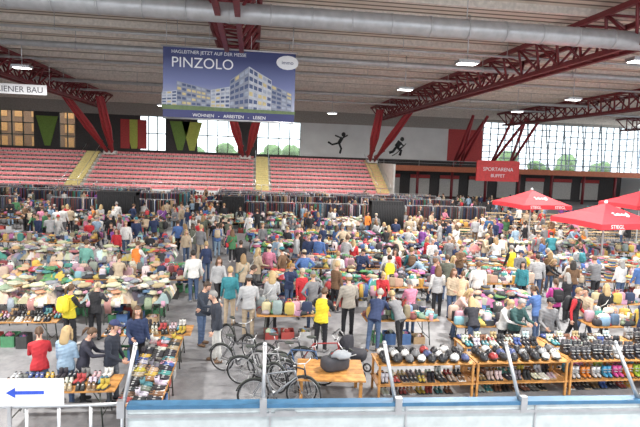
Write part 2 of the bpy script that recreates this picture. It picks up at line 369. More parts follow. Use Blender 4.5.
SHC=[(.03,.03,.035)]*4+[(.02,.02,.03)]*2+[(.55,.55,.53)]*3+[(.34,.06,.06),(.06,.1,.28),(.2,.11,.06),(.28,.15,.08),(.48,.3,.35),(.16,.16,.16),(.08,.25,.28),(.38,.3,.2),(.5,.35,.06)]
def shoes(mb=None,z=0,depth=3,L=TL,W=TW,cols=SHC):
    own=mb is None; mb=mb or MB()
    for j in range(depth):
        y=-W/2+W*(j+.5)/depth; x=-L/2+.08
        while x<L/2-.15:
            c=jit(random.choice(cols)); st=random.getstate(); rz=U(-.3,.3)
            for q in (0,.09): random.setstate(st); lay(mb,shoe(c),(x+q,y+.02,z),rz,1)
            x+=U(.2,.25); R()
    return mb.mesh('shoe_rows',[M_GOODS],True) if own else mb
def boots(mb,z,cols,L=TL,W=TW,depth=2,s=.85):
    for j in range(depth):
        x=-L/2+.1
        while x<L/2-.15:
            c=random.choice(cols); q0=U(.85,1.08)*s
            for q in (0,.12): lay(mb,boot(c),(x+q,-W/2+W*(j+.5)/depth,z),U(-.12,.12),q0,1)
            x+=.28
def helmets(mb,z,L=TL,W=TW,depth=3):
    for j in range(depth):
        x=-L/2+.15
        while x<L/2-.1:
            lay(mb,helmet(random.choice([(.02,.02,.025)]*6+[(.62,.62,.62)]*3+[(.3,.31,.33),(.06,.08,.2),(.35,.04,.04),(.14,.14,.15)])),(x,-W/2+W*(j+.5)/depth+U(-.03,.03),z),U(-.9,.9),U(.75,.92),1); x+=U(.24,.29)
def sqf(v): return np.sign(v)*np.abs(v)**.45
def mixed(pal,n=75,L=TL,W=TW,hs=1.0,name='assorted_goods'):
    mb=MB()
    for i in range(n):
        x=U(-L/2+.12,L/2-.12);y=U(-W/2+.1,W/2-.1); c=jit(random.choice(pal)); k=R()
        if k<.32:
            a=(U(.08,.3),U(.08,.24),U(.05,.3)*hs); mb.add(xf(box((0,0,a[2]/2),a),(x,y,0),U(0,3)),1,c,False)
            mb.add(xf(box((0,0,a[2]+.004),(a[0]*.6,a[1]*.5,.01)),(x,y,0),U(0,.4)),1,jit(random.choice(pal)),False)
        elif k<.42: s=U(.05,.08); mb.add(sph((x,y,s),s,10,7),1,c); mb.add(sph((x,y,s*2),s*.6,8,6),1,c)
        elif k<.68:
            h=U(.1,.22); mb.add(sph((x,y,h),(U(.1,.17),U(.07,.11),h),10,8,sqf),0,c); mb.add(tube([(x-.06,y,h*1.8),(x-.04,y,h*2.4),(x+.04,y,h*2.4),(x+.06,y,h*1.8)],.01,5),0,c)
        elif k<.76: mb.add(cyl((x,y,0),(x,y,U(.15,.35)),.045,.03,10),1,c)
        else: mb.add(xf(sph((0,0,0),(.2,.14,.1),12,8,crumple),(x,y,.05),U(0,6)),0,c)
    return mb.mesh(name,[M_GOODS,M_GLOSS],True)
def crates():
    mb=MB(); x=-TL/2+.3
    while x<TL/2-.2:
        w=U(.3,.5); d=U(.3,.45); h=U(.2,.34); y=U(-.15,.15); c=random.choice([(.42,.29,.17),(.42,.29,.17),(.08,.16,.35),(.5,.5,.5),(.05,.05,.05),(.4,.07,.06),(.1,.3,.15)])
        for s in (-1,1): mb.add(box((x+s*w/2,y,h/2),(.015,d,h)),0,c,False); mb.add(box((x,y+s*d/2,h/2),(w,.015,h)),0,c,False)
        mb.add(box((x,y,.01),(w,d,.02)),0,c,False)
        for k in range(5): mb.add(xf(sph((0,0,0),(U(.09,.16),U(.07,.12),.07),9,6,crumple),(x+U(-.08,.08),y+U(-.06,.06),h*U(.6,1)),U(0,6)),0,jit(random.choice(MIX+CREAM)))
        x+=w+U(.05,.4)
    return mb.mesh('storage_crates',[M_GOODS],True)
def folded(pal):
    mb=MB(); x=-TL/2+.17
    while x<TL/2-.12:
        for y in (-.2,.18):
            for k in range(random.randint(1,6)):
                mb.add(xf(sph((0,0,0),(.14,.16,.028),10,6,sqf),(x+U(-.01,.01),y+U(-.02,.02),.028+k*.05),U(-.1,.1)),0,jit(random.choice(pal)))
        x+=.31
    return mb.mesh('folded_clothes',[M_GOODS],True)
def rack(pal,L=2.2):
    mb=MB(); 
    for s in (-1,1):
        mb.add(cyl((s*L/2,0,0.05),(s*L/2,0,1.6),.018),1,(.5,.5,.52)); mb.add(cyl((s*L/2,-.28,.04),(s*L/2,.28,.04),.02),1,(.3,.3,.3))
        for q in (-.25,.25): mb.add(sph((s*L/2,q,.03),.03,6,5),1,(.05,.05,.05))
    mb.add(cyl((-L/2,0,1.6),(L/2,0,1.6),.018),1,(.5,.5,.52))
    x=-L/2+.06
    while x<L/2-.05:
        c=jit(random.choice(pal)); ln=U(.75,1.3); w=U(.19,.24); t=U(.025,.038); X=(0,1,0);Y=(1,0,0)
        mb.add(rings([((x,0,1.54),X,Y,.04,.015),((x,0,1.5),X,Y,w*.8,t),((x,0,1.42),X,Y,w,t*1.3),((x,0,1.5-ln*.5),X,Y,w*.85,t*1.2),((x+U(-.02,.02),0,1.5-ln),X,Y,w*1.05,t*1.5)],8),0,c)
        mb.add(tube([(x,0,1.55),(x,.0,1.61),(x,.02,1.62)],.004,4),1,(.5,.5,.5))
        x+=U(.055,.085)
    return mb.mesh('clothes_rack',[M_GOODS,M_GLOSS],True)
def table(wood,name='market_table',L=TL,W=TW,h=.76):
    mb=MB()
    for i in range(5): mb.add(box((0,-W/2+W*(i+.5)/5,h-.014),(L,W/5-.006,.028)),0,smooth=False)
    for s in (-1,1):
        x=s*(L/2-.3); mb.add(box((x,0,h-.05),(.05,W*.9,.04)),1,smooth=False)
        for q in (-1,1): mb.add(cyl((x,q*W*.38,h-.05),(x+s*.06,q*W*.42,0),.016,n=6),1)
        mb.add(cyl((x+s*.04,-W*.4,.2),(x+s*.04,W*.4,.2),.012,n=6),1); mb.add(cyl((x,0,.2),(x-s*.3,0,h-.05),.01,n=6),1)
    return mb.mesh(name,[wood,M_STEEL])
ME_T=table(M_WOOD); ME_T2=table(M_WOOD2,'pale_table'); ME_B=table(M_WOOD2,'bench',TL,.28,.45)
G_HEAP={'cream':[heap(CREAM,34,.42,60) for _ in range(4)],'mix':[heap(MIX,30,.3,60) for _ in range(4)],'dark':[heap(DRK+DRK+MIX,28,.32) for _ in range(2)]}
G_SHOE=[shoes() for _ in range(3)]; G_MIX=[mixed(MIX+DRK+CREAM) for _ in range(7)]; G_FOLD=[folded(MIX+CREAM) for _ in range(2)]+[folded(DRK)]
G_RACK=[rack(DRK),rack(DRK),rack(DRK*3+MIX),rack(DRK*2+CREAM)]; G_CR=[crates() for _ in range(4)]
def goods(kind):
    if kind in G_HEAP: return random.choice(G_HEAP[kind]),'clothing_pile'
    if kind=='shoe': return random.choice(G_SHOE),'shoe_rows'
    if kind=='fold': return random.choice(G_FOLD),'folded_clothes'
    return random.choice(G_MIX),'assorted_goods'
def put_table(x,y,kind,rz=0,me=None):
    place(me or ME_T,'market_table',(x,y,0),rz)
    if kind:
        g,n=goods(kind); place(g,n,(x,y,.762),rz+random.choice((0,math.pi)))
        if R()<.6: place(random.choice(G_CR),'storage_crates',(x,y,0),rz,(.82,1,1))
    rects.append((x,y,TL/2,TW/2) if abs(math.sin(rz))<.5 else (x,y,TW/2,TL/2))
def row(px0,px1,py,kinds,double=False,gap=0):
    a=G(px0,py,0);b=G(px1,py,0); y=(a.y+b.y)/2+TW/2; n=max(1,int(round((b.x-a.x)/(TL+.03))))
    for i in range(n):
        x=a.x+TL/2+i*(TL+.03)+gap*(i//3)
        put_table(x,y,random.choice(kinds))
        if double: put_table(x,y+TW+.03,random.choice(kinds))
# left block
row(-30,50,350,['shoe']); row(102,185,364,['shoe','shoe'])
row(-60,190,326,['cream','cream','mix'],True)
row(-60,170,300,['cream','mix','mixed'],True)
row(-50,100,276,['cream','mix','mixed'],True); row(120,180,277,['mix','cream'],True)
row(-50,110,257,['mix','mixed','fold'],True); row(130,182,258,['mixed','mix'])
for (px,py) in ((150,415),(160,384)):
    g=G(px,py,0); put_table(g.x,g.y,'shoe',math.pi/2)
g=G(92,414,0); put_table(g.x-.5,g.y-.2,'shoe',0)
# centre block
row(256,335,341,['dark','mixed']); row(365,440,346,['mixed','dark'])
row(262,430,308,['dark','mixed','mix'],True)
row(255,440,286,['mix','mixed','fold'],True)
row(250,445,267,['mixed','mix','dark'],True)
row(245,445,253,['mixed','mix'],True)
# right block
row(455,560,352,['shoe','mixed']); row(590,660,352,['mixed','shoe'])
row(470,560,328,['fold','mixed','mix'],True); row(590,670,326,['dark','mixed'])
row(480,560,303,['mix','mixed'],True); row(585,670,300,['fold','mixed'],True)
row(470,680,282,['mixed','mix','fold'],True); row(465,690,265,['mixed','mix','cream'],True)
Y=36.5
i=0
while Y<58:
    x=-30
    xr=9+ (Y-30)*.12
    while x<xr+8:
        if not(-6.5<x<-3.6) and R()>.13:
            if Y>48 or (i%3==2):
                place(random.choice(G_RACK),'clothes_rack',(x,Y,0),0,(1,1,1.12)); rects.append((x,Y,1.15,.3))
            else: put_table(x,Y,random.choice(['mixed','mixed','mix','cream','fold','dark','shoe']))
        x+=TL+.1
    Y+=2.4; i+=1
for px,py,w,h,dp in ((119,226,2.6,2.5,1.2),(385,236,2.3,2.5,1.0),(233,225,1.6,2.2,.8)):
    g=G(px,py,0); mb=MB()
    for sx in (-1,1):
        for sy in (-1,1): mb.add(cyl((sx*w/2,sy*dp/2,0),(sx*w/2,sy*dp/2,h),.03),0)
    mb.add(box((0,0,h-.1),(w+.05,dp+.05,.25)),0,smooth=False)
    for k in range(int(w/.12)):
        mb.add(rings([((-w/2+.06+k*.12,-dp/2,.06),(1,0,0),(0,1,0),.075,.05),((-w/2+.06+k*.12,-dp/2,h),(1,0,0),(0,1,0),.062,.03)],8),0)
        mb.add(rings([((-w/2+.06+k*.12,dp/2,.06),(1,0,0),(0,1,0),.075,.05),((-w/2+.06+k*.12,dp/2,h),(1,0,0),(0,1,0),.062,.03)],8),0)
    for sx in (-1,1): mb.add(box((sx*w/2,0,h/2),(.05,dp,h-.1)),0,smooth=False)
    place(mb.mesh('curtained_display_booth',[mat('black_curtain',(.012,.012,.014),.9)]),'curtained_display_booth',(g.x,g.y,0)); rects.append((g.x,g.y,w/2,dp/2))
for yy in (34.5,37.5,40.5,43.5,47):
    x=14.5+(yy-30)*.2
    while x<42:
        if R()>.1:
            put_table(x,yy,None,0,ME_T2)
            for s in (-1,1): place(ME_B,'bench',(x,yy+s*.75,0))
            if R()<.45:
                s=random.choice((-1,1)); person(x+U(-.6,.6),yy+s*.80-.12*s-.1,random.choice(('m_sit','f_sit')),0 if s>0 else math.pi)
        x+=2.6
BKT=[(.03,.03,.035),(.05,.05,.06),(.06,.06,.07),(.02,.02,.03),(.3,.3,.31),(.5,.5,.5)]
CB=[(.35,.5,.06),(.6,.08,.28),(.06,.3,.5),(.6,.6,.6),(.65,.22,.04),(.5,.04,.04),(.05,.35,.2),(.04,.04,.05)]
def shelf(kind,name):
    mb=MB()
    for z in (.36,.84):
        mb.add(box((0,0,z-.015),(2.3,.72,.03)),2,smooth=False)
    for sx in (-1.1,1.1):
        for sy in (-.32,.32): mb.add(box((sx,sy,.42),(.05,.05,.84)),2,smooth=False)
    if kind=='helmet': helmets(mb,.845,W=.7); shoes(mb,.365,2,2.1,.6)
    elif kind=='boot': boots(mb,.845,BKT,W=.7); boots(mb,.365,CB,2.1,.6)
    else: shoes(mb,.845,3,W=.7); shoes(mb,.365,2,2.1,.6)
    shoes(mb,.01,1,2.0,.5)
    return mb.mesh(name,[M_GOODS,M_GLOSS,M_WOOD],True)
SH=[shelf('helmet','helmet_shelf') for _ in range(2)];SB=[shelf('boot','boot_shelf') for _ in range(2)];SS=shelf('shoe','shoe_shelf')
a=G(377,402,0); yb=a.y+.4
for k in range(6):
    x=a.x+1.15+k*2.33; nm,me=[('helmet_shelf',SH[0]),('helmet_shelf',SH[1]),('boot_shelf',SB[0]),('boot_shelf',SB[1]),('boot_shelf',SB[0]),('shoe_shelf',SS)][k]
    place(me,nm,(x,yb+k*.02,0)); rects.append((x,yb,1.15,.4))
    if 0<k<5:
        nm,me=[0,('shoe_shelf',SS),('shoe_shelf',SS),('boot_shelf',SB[1]),('shoe_shelf',SS)][k]
        place(me,nm,(x+.1,yb+1.0,0)); rects.append((x,yb+1,1.15,.4))
# ------------------------------------------------------------------ bicycles
def bicycle():
    mb=MB(); r=.33
    def wheel(y):
        P=[(0,y+r*math.cos(t),r+.01+r*math.sin(t)) for t in np.linspace(0,2*math.pi,29)[:-1]]
        mb.add(tube(P,.02,6,True),0); P=[(0,y+(r-.03)*math.cos(t),r+.01+(r-.03)*math.sin(t)) for t in np.linspace(0,2*math.pi,29)[:-1]]
        mb.add(tube(P,.01,5,True),1)
        for k in range(16):
            t=k*math.pi/8; mb.add(cyl(((-1)**k*.02,y,r),(0,y+(r-.03)*math.cos(t),r+(r-.03)*math.sin(t)),.0025,n=4),1)
        mb.add(cyl((-.05,y,r),(.05,y,r),.022),1)
    wheel(-.53);wheel(.52)
    bb=(0,.10,.29);st=(0,.25,.78);ht=(0,-.36,.82);hb=(0,-.40,.68)
    for p,q,rr in ((bb,st,.017),(st,ht,.018),(hb,bb,.021),(ht,hb,.022)): mb.add(cyl(p,q,rr),2)
    for s in (-.05,.05):
        mb.add(tube([(s*.3,.14,.29),(s,.3,.31),(s,.52,.34)],.010),2); mb.add(tube([(s*.4,.25,.76),(s,.36,.6),(s,.52,.34)],.009),2)
        mb.add(tube([(0,-.40,.68),(s,-.42,.66),(s,-.46,.5),(s,-.53,.34)],.013),2)
    mb.add(cyl(st,(0,.285,.93),.013),1); mb.add(sph((0,.30,.95),(.07,.13,.035),10,6,lambda v:np.column_stack([v[:,0]*(.45+.55*np.clip(v[:,1]+.6,0,1)),v[:,1],v[:,2]])),3)
    mb.add(cyl(ht,(0,-.345,.95),.014),1); mb.add(tube([(-.3,-.27,1.0),(-.2,-.33,.99),(0,-.38,.96),(.2,-.33,.99),(.3,-.27,1.0)],.012),1)
    for s in (-1,1): mb.add(cyl((s*.3,-.27,1.0),(s*.22,-.32,.99),.018),0)
    mb.add(cyl((.05,.1,.29),(.06,.1,.29),.09,n=18),1); mb.add(cyl((.07,.1,.29),(.08,.02,.15),.01),1); mb.add(cyl((-.07,.1,.29),(-.08,.18,.43),.01),1)
    mb.add(box((.12,.02,.15),(.09,.08,.02)),0); mb.add(box((-.12,.18,.43),(.09,.08,.02)),0)
    mb.add(cyl((-.02,.3,.3),(-.16,.36,0.01),.009),1)
    for y in (-.53,.52):
        P=[(0,y+(r+.045)*math.cos(t),r+(r+.045)*math.sin(t)) for t in np.linspace(.3,2.5,9)]; mb.add(tube(P,.016,5),3)
    return mb.mesh('bicycle',[M_BLACK,M_ALU,M_PAINT,M_STEEL])
M_PAINT=amat('bicycle_paint','paint',.3,bump=0)
BK=bicycle()
for px,py,rz,c in ((240,374,62,(.1,.1,.11)),(262,386,75,(.35,.35,.36)),(292,400,40,(.03,.03,.04)),(300,382,68,(.06,.12,.25)),(238,354,35,(.05,.05,.05)),(322,374,82,(.35,.04,.04)),(277,408,95,(.25,.27,.3)),(284,372,70,(.04,.04,.05))):
    g=G(px,py,0); place(BK,'bicycle',(g.x,g.y,0),rad(rz),1,dict(paint=c))
g=G(340,402,0)
mb=MB()
for i in range(6): mb.add(box((0,-.5+.2*i,.62),(1.5,.19,.035)),0,smooth=False)
for sx in (-.65,.65):
    for sy in (-.5,.5): mb.add(box((sx,sy,.3),(.07,.07,.6)),0,smooth=False)
place(mb.mesh('wooden_platform',[M_WOOD]),'wooden_platform',(g.x-.2,g.y+.3,0),-.1); rects.append((g.x-.2,g.y+.3,.8,.6))
def stroller():
    mb=MB()
    for x in (-.25,.25):
        for y,r in ((-.35,.1),(.3,.15)):
            P=[(x,y+r*math.cos(t),r+.01+r*math.sin(t)) for t in np.linspace(0,6.283,17)[:-1]]; mb.add(tube(P,.022,6,True),0); mb.add(cyl((x-.02,y,r),(x+.02,y,r),.03),1)
        mb.add(tube([(x,-.35,.1),(x,.05,.55),(x,.45,1.0)],.014),1); mb.add(tube([(x,.3,.15),(x,.0,.5),(x,-.2,.6)],.014),1)
    mb.add(cyl((-.25,.45,1.0),(.25,.45,1.0),.018),0)
    mb.add(sph((0,-.05,.5),(.22,.34,.13),12,8,sqf),2,(.03,.03,.04))
    def hood(v): v=v.copy(); k=v[:,1]<-.1; v[k,1]=-.1; return v
    mb.add(sph((0,.05,.72),(.23,.3,.26),14,10,hood),2,(.03,.03,.04)); mb.add(box((0,0,.25),(.4,.4,.12)),2,(.05,.05,.05))
    return mb.mesh('baby_stroller',[M_BLACK,M_ALU,M_GOODS],True)
ST=stroller(); g=G(357,396,0); place(ST,'baby_stroller',(g.x+.1,g.y+1.3,0),rad(60),1.0)
mb=MB(); mb.add(sph((0,0,.15),(.32,.2,.16),14,9,sqf),0,(.05,.05,.06)); mb.add(sph((.1,-.1,.36),(.22,.16,.09),12,8,crumple),0,(.3,.32,.35)); mb.add(tube([(-.2,0,.28),(-.1,0,.42),(.1,0,.42),(.2,0,.28)],.015),0,(.1,.1,.1))
place(mb.mesh('duffel_bag',[M_GOODS],True),'duffel_bag',(G(340,402,0).x-.1,G(340,402,0).y+.3,.64),.3)
# ------------------------------------------------------------------ key people
pp(63,346,'f_pack',150,BLK,BLK,torso=(.6,.5,.03),hair=HAIRS[1],bag=YEL)
pp(95,340,'f_look',170,(.05,.05,.06),BLK,hair=(.5,.4,.25),torso=BLK)
pp(35,412,'f_look',200,REDC,JEAN,hair=HAIRS[1])
pp(62,410,'f_stand',160,DEN,JEAN,hair=HAIRS[4]); pp(83,402,'f_look',90,(.04,.04,.06),BLK,hair=HAIRS[1])
pp(113,402,'m_cap',80,(.02,.025,.04),(.12,.13,.15),bag=(.02,.03,.1),s=1.04)
pp(152,374,'f_stand',20,NAVY,BLK,hair=HAIRS[1]); 
pp(217,362,'m_phone',-75,(.03,.035,.05),(.6,.6,.58),hair=(.25,.24,.23),s=1.1); pp(201,345,'m_look',60,(.03,.04,.06),JEAN,hair=HAIRS[0],s=1.08)
pp(194,300,'m_stand',195,WHT,JEAN); pp(229,326,'m_stand',170,TEAL,BEI,bag=BLU)
pp(218,303,'f_walk',20,LGRY,BLK); pp(254,337,'m_cap',185,LGRY,BEI,bag=GRY,s=1.08); pp(271,330,'f_bag',175,LGRY,BLK,hair=HAIRS[4],s=1.06)
pp(243,300,'f_bag',190,BEI,JEAN); pp(312,330,'m_akimbo',200,GRY,JEAN,bag=GRY); pp(320,352,'m_look',150,BLK,BLK,torso=(.7,.55,.03))
pp(334,312,'m_stand',120,BRN,BLK); pp(347,336,'m_cap',190,(.33,.3,.26),BLK,bag=LGRY,s=1.1); pp(337,296,'m_pack',160,WHT,NAVY)
pp(300,318,'f_coat',20,REDC,BLK); pp(288,312,'m_look',30,NAVY,JEAN)
pp(372,352,'m_bend',150,NAVY,JEAN,hair=(.35,.33,.3)); pp(400,350,'m_bend',200,GRY,BLK); pp(415,340,'f_look',180,PNK,JEAN)
pp(436,316,'f_stand',170,WHT,BLK,torso=LGRY); pp(428,300,'f_tote',90,PUR,JEAN); pp(452,338,'f_bend',40,(.7,.5,.45),JEAN,hair=HAIRS[4]); pp(450,318,'f_stand',10,BEI,JEAN)
pp(464,322,'f_look',150,(.7,.5,.32),BEI); pp(477,312,'m_stand',170,WHT,BEI); pp(491,348,'f_look',30,WHT,BLK,hair=HAIRS[4]); pp(468,352,'f_bend',170,(.03,.03,.04),JEAN,hair=HAIRS[4])
pp(512,358,'m_look',20,(.03,.08,.08),BLK); pp(545,360,'m_cap',0,GRY,JEAN); pp(553,330,'f_pack',170,MAG,BLK,bag=BLK); pp(565,322,'f_stand',190,BLK,BLK)
pp(572,345,'m_pack',40,REDC,BLK,torso=BLK,bag=BLK); pp(586,342,'m_walk',-60,BEI,JEAN); pp(603,338,'f_bag',170,BLK,BLK,bag=WHT); pp(631,350,'m_walk',100,NAVY,BLK)
pp(520,305,'f_walk',-30,TEAL,BLK); pp(535,300,'m_stand',160,LGRY,JEAN); pp(510,285,'m_stand',190,BLK,BLK,torso=YEL); pp(522,288,'f_look',60,YEL,BLK,torso=YEL)
pp(430,275,'m_stand',10,WHT,JEAN); pp(385,300,'m_look',170,GRY,BLK,torso=YEL); pp(380,318,'f_look',0,REDC,JEAN); pp(392,280,'f_stand',180,WHT,BLK); pp(410,290,'m_pack',170,TEAL,JEAN)
pp(360,290,'m_look',10,NAVY,BLK); pp(340,272,'f_walk',60,PNK,BLK); pp(318,275,'m_stand',150,BLU,BEI); pp(300,268,'f_stand',170,BLK,JEAN); pp(280,275,'m_cap',90,WHT,GRY)
pp(148,270,'f_coat',190,BLK,BLK); pp(133,290,'m_look',160,WHT,BEI,torso=ORG); pp(117,262,'f_stand',0,REDC,BLK); pp(126,256,'m_stand',10,WHT,JEAN); pp(120,300,'f_look',180,BEI,JEAN)
pp(85,288,'m_stand',170,(.15,.35,.3),BLK); pp(178,252,'m_walk',200,BLU,BLK); pp(186,262,'f_walk',10,BEI,JEAN); pp(200,262,'m_stand',150,GRY,BEI); pp(232,262,'f_bag',190,GRN,BLK); pp(215,250,'m_walk',10,BLK,JEAN)
pp(63,236,'m_stand',170,WHT,GRY); pp(240,280,'m_walk',170,BLK,BEI); pp(206,282,'f_tote',-170,NAVY,JEAN); pp(247,318,'m_look',100,BLK,JEAN)
pp(535,342,'f_look',200,BLU,JEAN); pp(590,300,'m_look',180,GRY,BLK); pp(615,300,'f_stand',180,WHT,JEAN); pp(638,305,'m_stand',180,BLU,BEI)
def fill(n,y0,y1,x0f,x1f):
    c=0;t=0
    while c<n and t<n*30:
        t+=1; y=U(y0,y1); x=U(x0f(y),x1f(y))
        if not clear(x,y,.16)[0]: continue
        if any((x-a)**2+(y-b)**2<.3 for a,b in people): continue
        k=random.choice([v for v in VAR if 'sit' not in v])
        s=U(.6,.75) if R()<.06 else None
        person(x,y,k,random.choice((0,math.pi,math.pi,U(0,6.28)))+U(-.6,.6),s=s); c+=1
        if R()<.35: # companions stand in small groups
            q=U(0,6.28); x2,y2=x+.6*math.cos(q),y+.6*math.sin(q)
            if clear(x2,y2,.16)[0] and not any((x2-a)**2+(y2-b)**2<.3 for a,b in people): person(x2,y2,random.choice(('m_stand','f_bag','f_stand','m_phone')),math.atan2(y-y2,x-x2)+math.pi/2)
L_=lambda y:-.44*y
fill(34,19,27,lambda y:.0*y,lambda y:.70*y)
fill(95,27,37,lambda y:-.42*y,lambda y:.55*y)
fill(115,37,50,L_,lambda y:.5*y)
fill(60,50,59,L_,lambda y:.6*y)
fill(34,28,50,lambda y:.5*y,lambda y:.78*y)
# ------------------------------------------------------------------ building shell
XL,XR,YB=-46,58,76
m_floor,nt,b=nodes('floor_asphalt')
tc=nt.nodes.new('ShaderNodeTexCoord'); n1=nt.nodes.new('ShaderNodeTexNoise'); n1.inputs['Scale'].default_value=.35; n1.inputs['Detail'].default_value=8
n2=nt.nodes.new('ShaderNodeTexNoise'); n2.inputs['Scale'].default_value=3; n2.inputs['Detail'].default_value=10; n2.inputs['Roughness'].default_value=.7
ad=nt.nodes.new('ShaderNodeMath'); ad.operation='MULTIPLY_ADD'; ad.inputs[1].default_value=.5
hf=nt.nodes.new('ShaderNodeMath'); hf.operation='MULTIPLY'; hf.inputs[1].default_value=.5
r=nt.nodes.new('ShaderNodeValToRGB'); r.color_ramp.elements[0].position=.38; r.color_ramp.elements[0].color=(.17,.17,.185,1); r.color_ramp.elements[1].position=.62; r.color_ramp.elements[1].color=(.34,.34,.355,1)
nt.links.new(tc.outputs['Object'],n1.inputs['Vector']); nt.links.new(tc.outputs['Object'],n2.inputs['Vector']); nt.links.new(n1.outputs['Fac'],hf.inputs[0]); nt.links.new(n2.outputs['Fac'],ad.inputs[0]); nt.links.new(hf.outputs[0],ad.inputs[2]); nt.links.new(ad.outputs[0],r.inputs['Fac']); nt.links.new(r.outputs['Color'],b.inputs['Base Color']); b.inputs['Roughness'].default_value=.55
mb=MB(); mb.add(box(((XL+XR)/2,33,-.1),(XR-XL,88,.2)),0,smooth=False); place(mb.mesh('floor',[m_floor]),'floor')
mc,nt,b=nodes('ceiling_slats')
tc=nt.nodes.new('ShaderNodeTexCoord'); w=nt.nodes.new('ShaderNodeTexWave'); w.bands_direction='Y'; w.inputs['Scale'].default_value=.55; w.inputs['Distortion'].default_value=.15
r=nt.nodes.new('ShaderNodeValToRGB'); e=r.color_ramp.elements; e[0].position=.12; e[0].color=(.17,.13,.10,1); e[1].position=.35; e[1].color=(.74,.66,.57,1)
n1=nt.nodes.new('ShaderNodeTexNoise'); n1.inputs['Scale'].default_value=.2
mx=nt.nodes.new('ShaderNodeMix'); mx.data_type='RGBA'; mx.blend_type='MULTIPLY'; mx.inputs[0].default_value=.25
nt.links.new(tc.outputs['Object'],w.inputs['Vector']); nt.links.new(tc.outputs['Object'],n1.inputs['Vector']); nt.links.new(w.outputs['Fac'],r.inputs['Fac'])
nt.links.new(r.outputs['Color'],mx.inputs[6]); nt.links.new(n1.outputs['Fac'],mx.inputs[7]); nt.links.new(mx.outputs[2],b.inputs['Base Color']); b.inputs['Roughness'].default_value=.7
ZC=12.2
mb=MB(); mb.add(box(((XL+XR)/2,35,ZC+.1),(XR-XL,84,.2)),0,smooth=False); place(mb.mesh('ceiling',[mc]),'ceiling')
mb=MB(); y=6
while y<YB: mb.add(box(((XL+XR)/2,y,ZC-.15),(XR-XL,.10,.3)),0,smooth=False); mb.add(box(((XL+XR)/2,y,ZC-.3),(XR-XL,.24,.04)),0,smooth=False); y+=2.6
place(mb.mesh('roof_purlins',[mat('purlin_paint',(.72,.66,.6),.6)]),'roof_purlins')
M_DUCT=mat('galvanised_duct',(.45,.45,.46),.4,.4,var=.12,scale=3)
c=G(320,19,10.5); mb=MB(); mb.add(cyl((XL,c.y,10.5),(XR,c.y,10.5),.36,n=24),0)
x=XL
while x<XR: mb.add(cyl((x,c.y,10.5),(x+.06,c.y,10.5),.385,n=24),0); x+=1.5
for x in range(-40,56,8): mb.add(cyl((x,c.y,10.8),(x,c.y,ZC),.02),0)
place(mb.mesh('ventilation_duct',[M_DUCT]),'ventilation_duct')
for py,rr,z in ((60,.17,11.2),(93,.15,11.2),(74,.08,11.3),(45,.07,11.4),(101,.1,11.2)):
    c=G(320,py,z); mb=MB(); mb.add(cyl((XL,c.y,z),(XR,c.y,z),rr,n=12),0)
    for x in range(-40,56,6): mb.add(cyl((x,c.y,z),(x,c.y,ZC),.02),0); mb.add(cyl((x-.05,c.y,z),(x+.05,c.y,z),rr*1.25,n=12),0)
    place(mb.mesh('ceiling_pipe',[M_DUCT]),'ceiling_pipe')
TX=(-34,-17.5,-1,15.5,32,48.5)
def truss(X):
    mb=MB(); y0,y1=8,64; w=1.15
    for dx,z in ((-w,11.75),(w,11.75),(-.35,10.4),(.35,10.4)): mb.add(box((X+dx,(y0+y1)/2,z),(.2,y1-y0,.22)),0,smooth=False)
    y=y0
    while y<y1-1:
        for s in (-1,1):
            mb.add(cyl((X+s*w,y,11.7),(X+s*.35,y+.9,10.4),.07,n=6),0); mb.add(cyl((X+s*.35,y+.9,10.4),(X+s*w,y+1.8,11.7),.07,n=6),0)
        mb.add(cyl((X-w,y,11.7),(X+w,y+1.8,11.7),.06,n=6),0); mb.add(cyl((X-w,y,11.7),(X+w,y,11.7),.06,n=6),0); mb.add(cyl((X-.35,y+.9,10.4),(X+.35,y+.9,10.4),.05,n=6),0); y+=1.8
    return mb.mesh('roof_truss',[M_RED])
for X in TX: place(truss(X),'roof_truss')
M_RC=mat('red_column_paint',(.34,.03,.04),.5)
def vcol(X):
    mb=MB()
    for s in (-1,1):
        p=np.array((X+s*.25,67.5,5.1));q=np.array((X+s*1.7,57,10.9)); d=q-p
        for o in (-.42,.42):
            mb.add(tube([p+np.array((0,o*.5,0)),p+d*.5+np.array((o,0,0)),q+np.array((o*.7,0,0))],.13,6),0)
        for k in range(8): 
            a=p+d*(k/8);bq=p+d*((k+1)/8); o=.4*(-1)**k; mb.add(cyl(a+np.array((o,0,0)),bq-np.array((o,0,0)),.07,n=6),0)
        mb.add(rings([(p,(1,0,0),(0,1,0),.2,.3),(p+d*.5,(1,0,0),(0,1,0),.3,.3),(q,(1,0,0),(0,1,0),.25,.3)],4),0,smooth=False)
    mb.add(box((X,67.5,5.2),(1.4,1,.4)),1,smooth=False)
    return mb.mesh('red_v_column',[M_RC,M_CONC])
for X in TX[:4]: place(vcol(X),'red_v_column')
# stands
XS=16.5; XG=XL+.1; stairs=(GY(82,175,64).x,GY(262,178,64).x)
mb=MB(); NR=9
for i in range(NR):
    mb.add(box(((XG+XS)/2,60+.98*i+(70-60-.98*i)/2,(1.3+.45*i)/2),(XS-XG,70-60-.98*i,1.3+.45*i)),0,smooth=False)
place(mb.mesh('grandstand',[M_CONC]),'grandstand')
mb=MB()
for i in range(NR):
    z=1.3+.45*i; y=60.55+.98*i; x=XG+.5
    while x<XS-.5:
        if all(abs(x-s)>.95 for s in stairs):
            mb.add(box((x,y,z+.20),(.46,.40,.05)),0,smooth=False)
            v,f=box((x,y+.2,z+.31),(.46,.05,.24)); v[4:,1]+=.05; mb.add((v,f),0,smooth=False); mb.add(box((x,y+.05,z+.09),(.08,.1,.18)),1,smooth=False)
        x+=.52
place(mb.mesh('stadium_seats',[M_SEAT,M_STEEL]),'stadium_seats')
mb=MB(); M_YS=mat('yellow_stair_paint',(.68,.58,.26),.7)
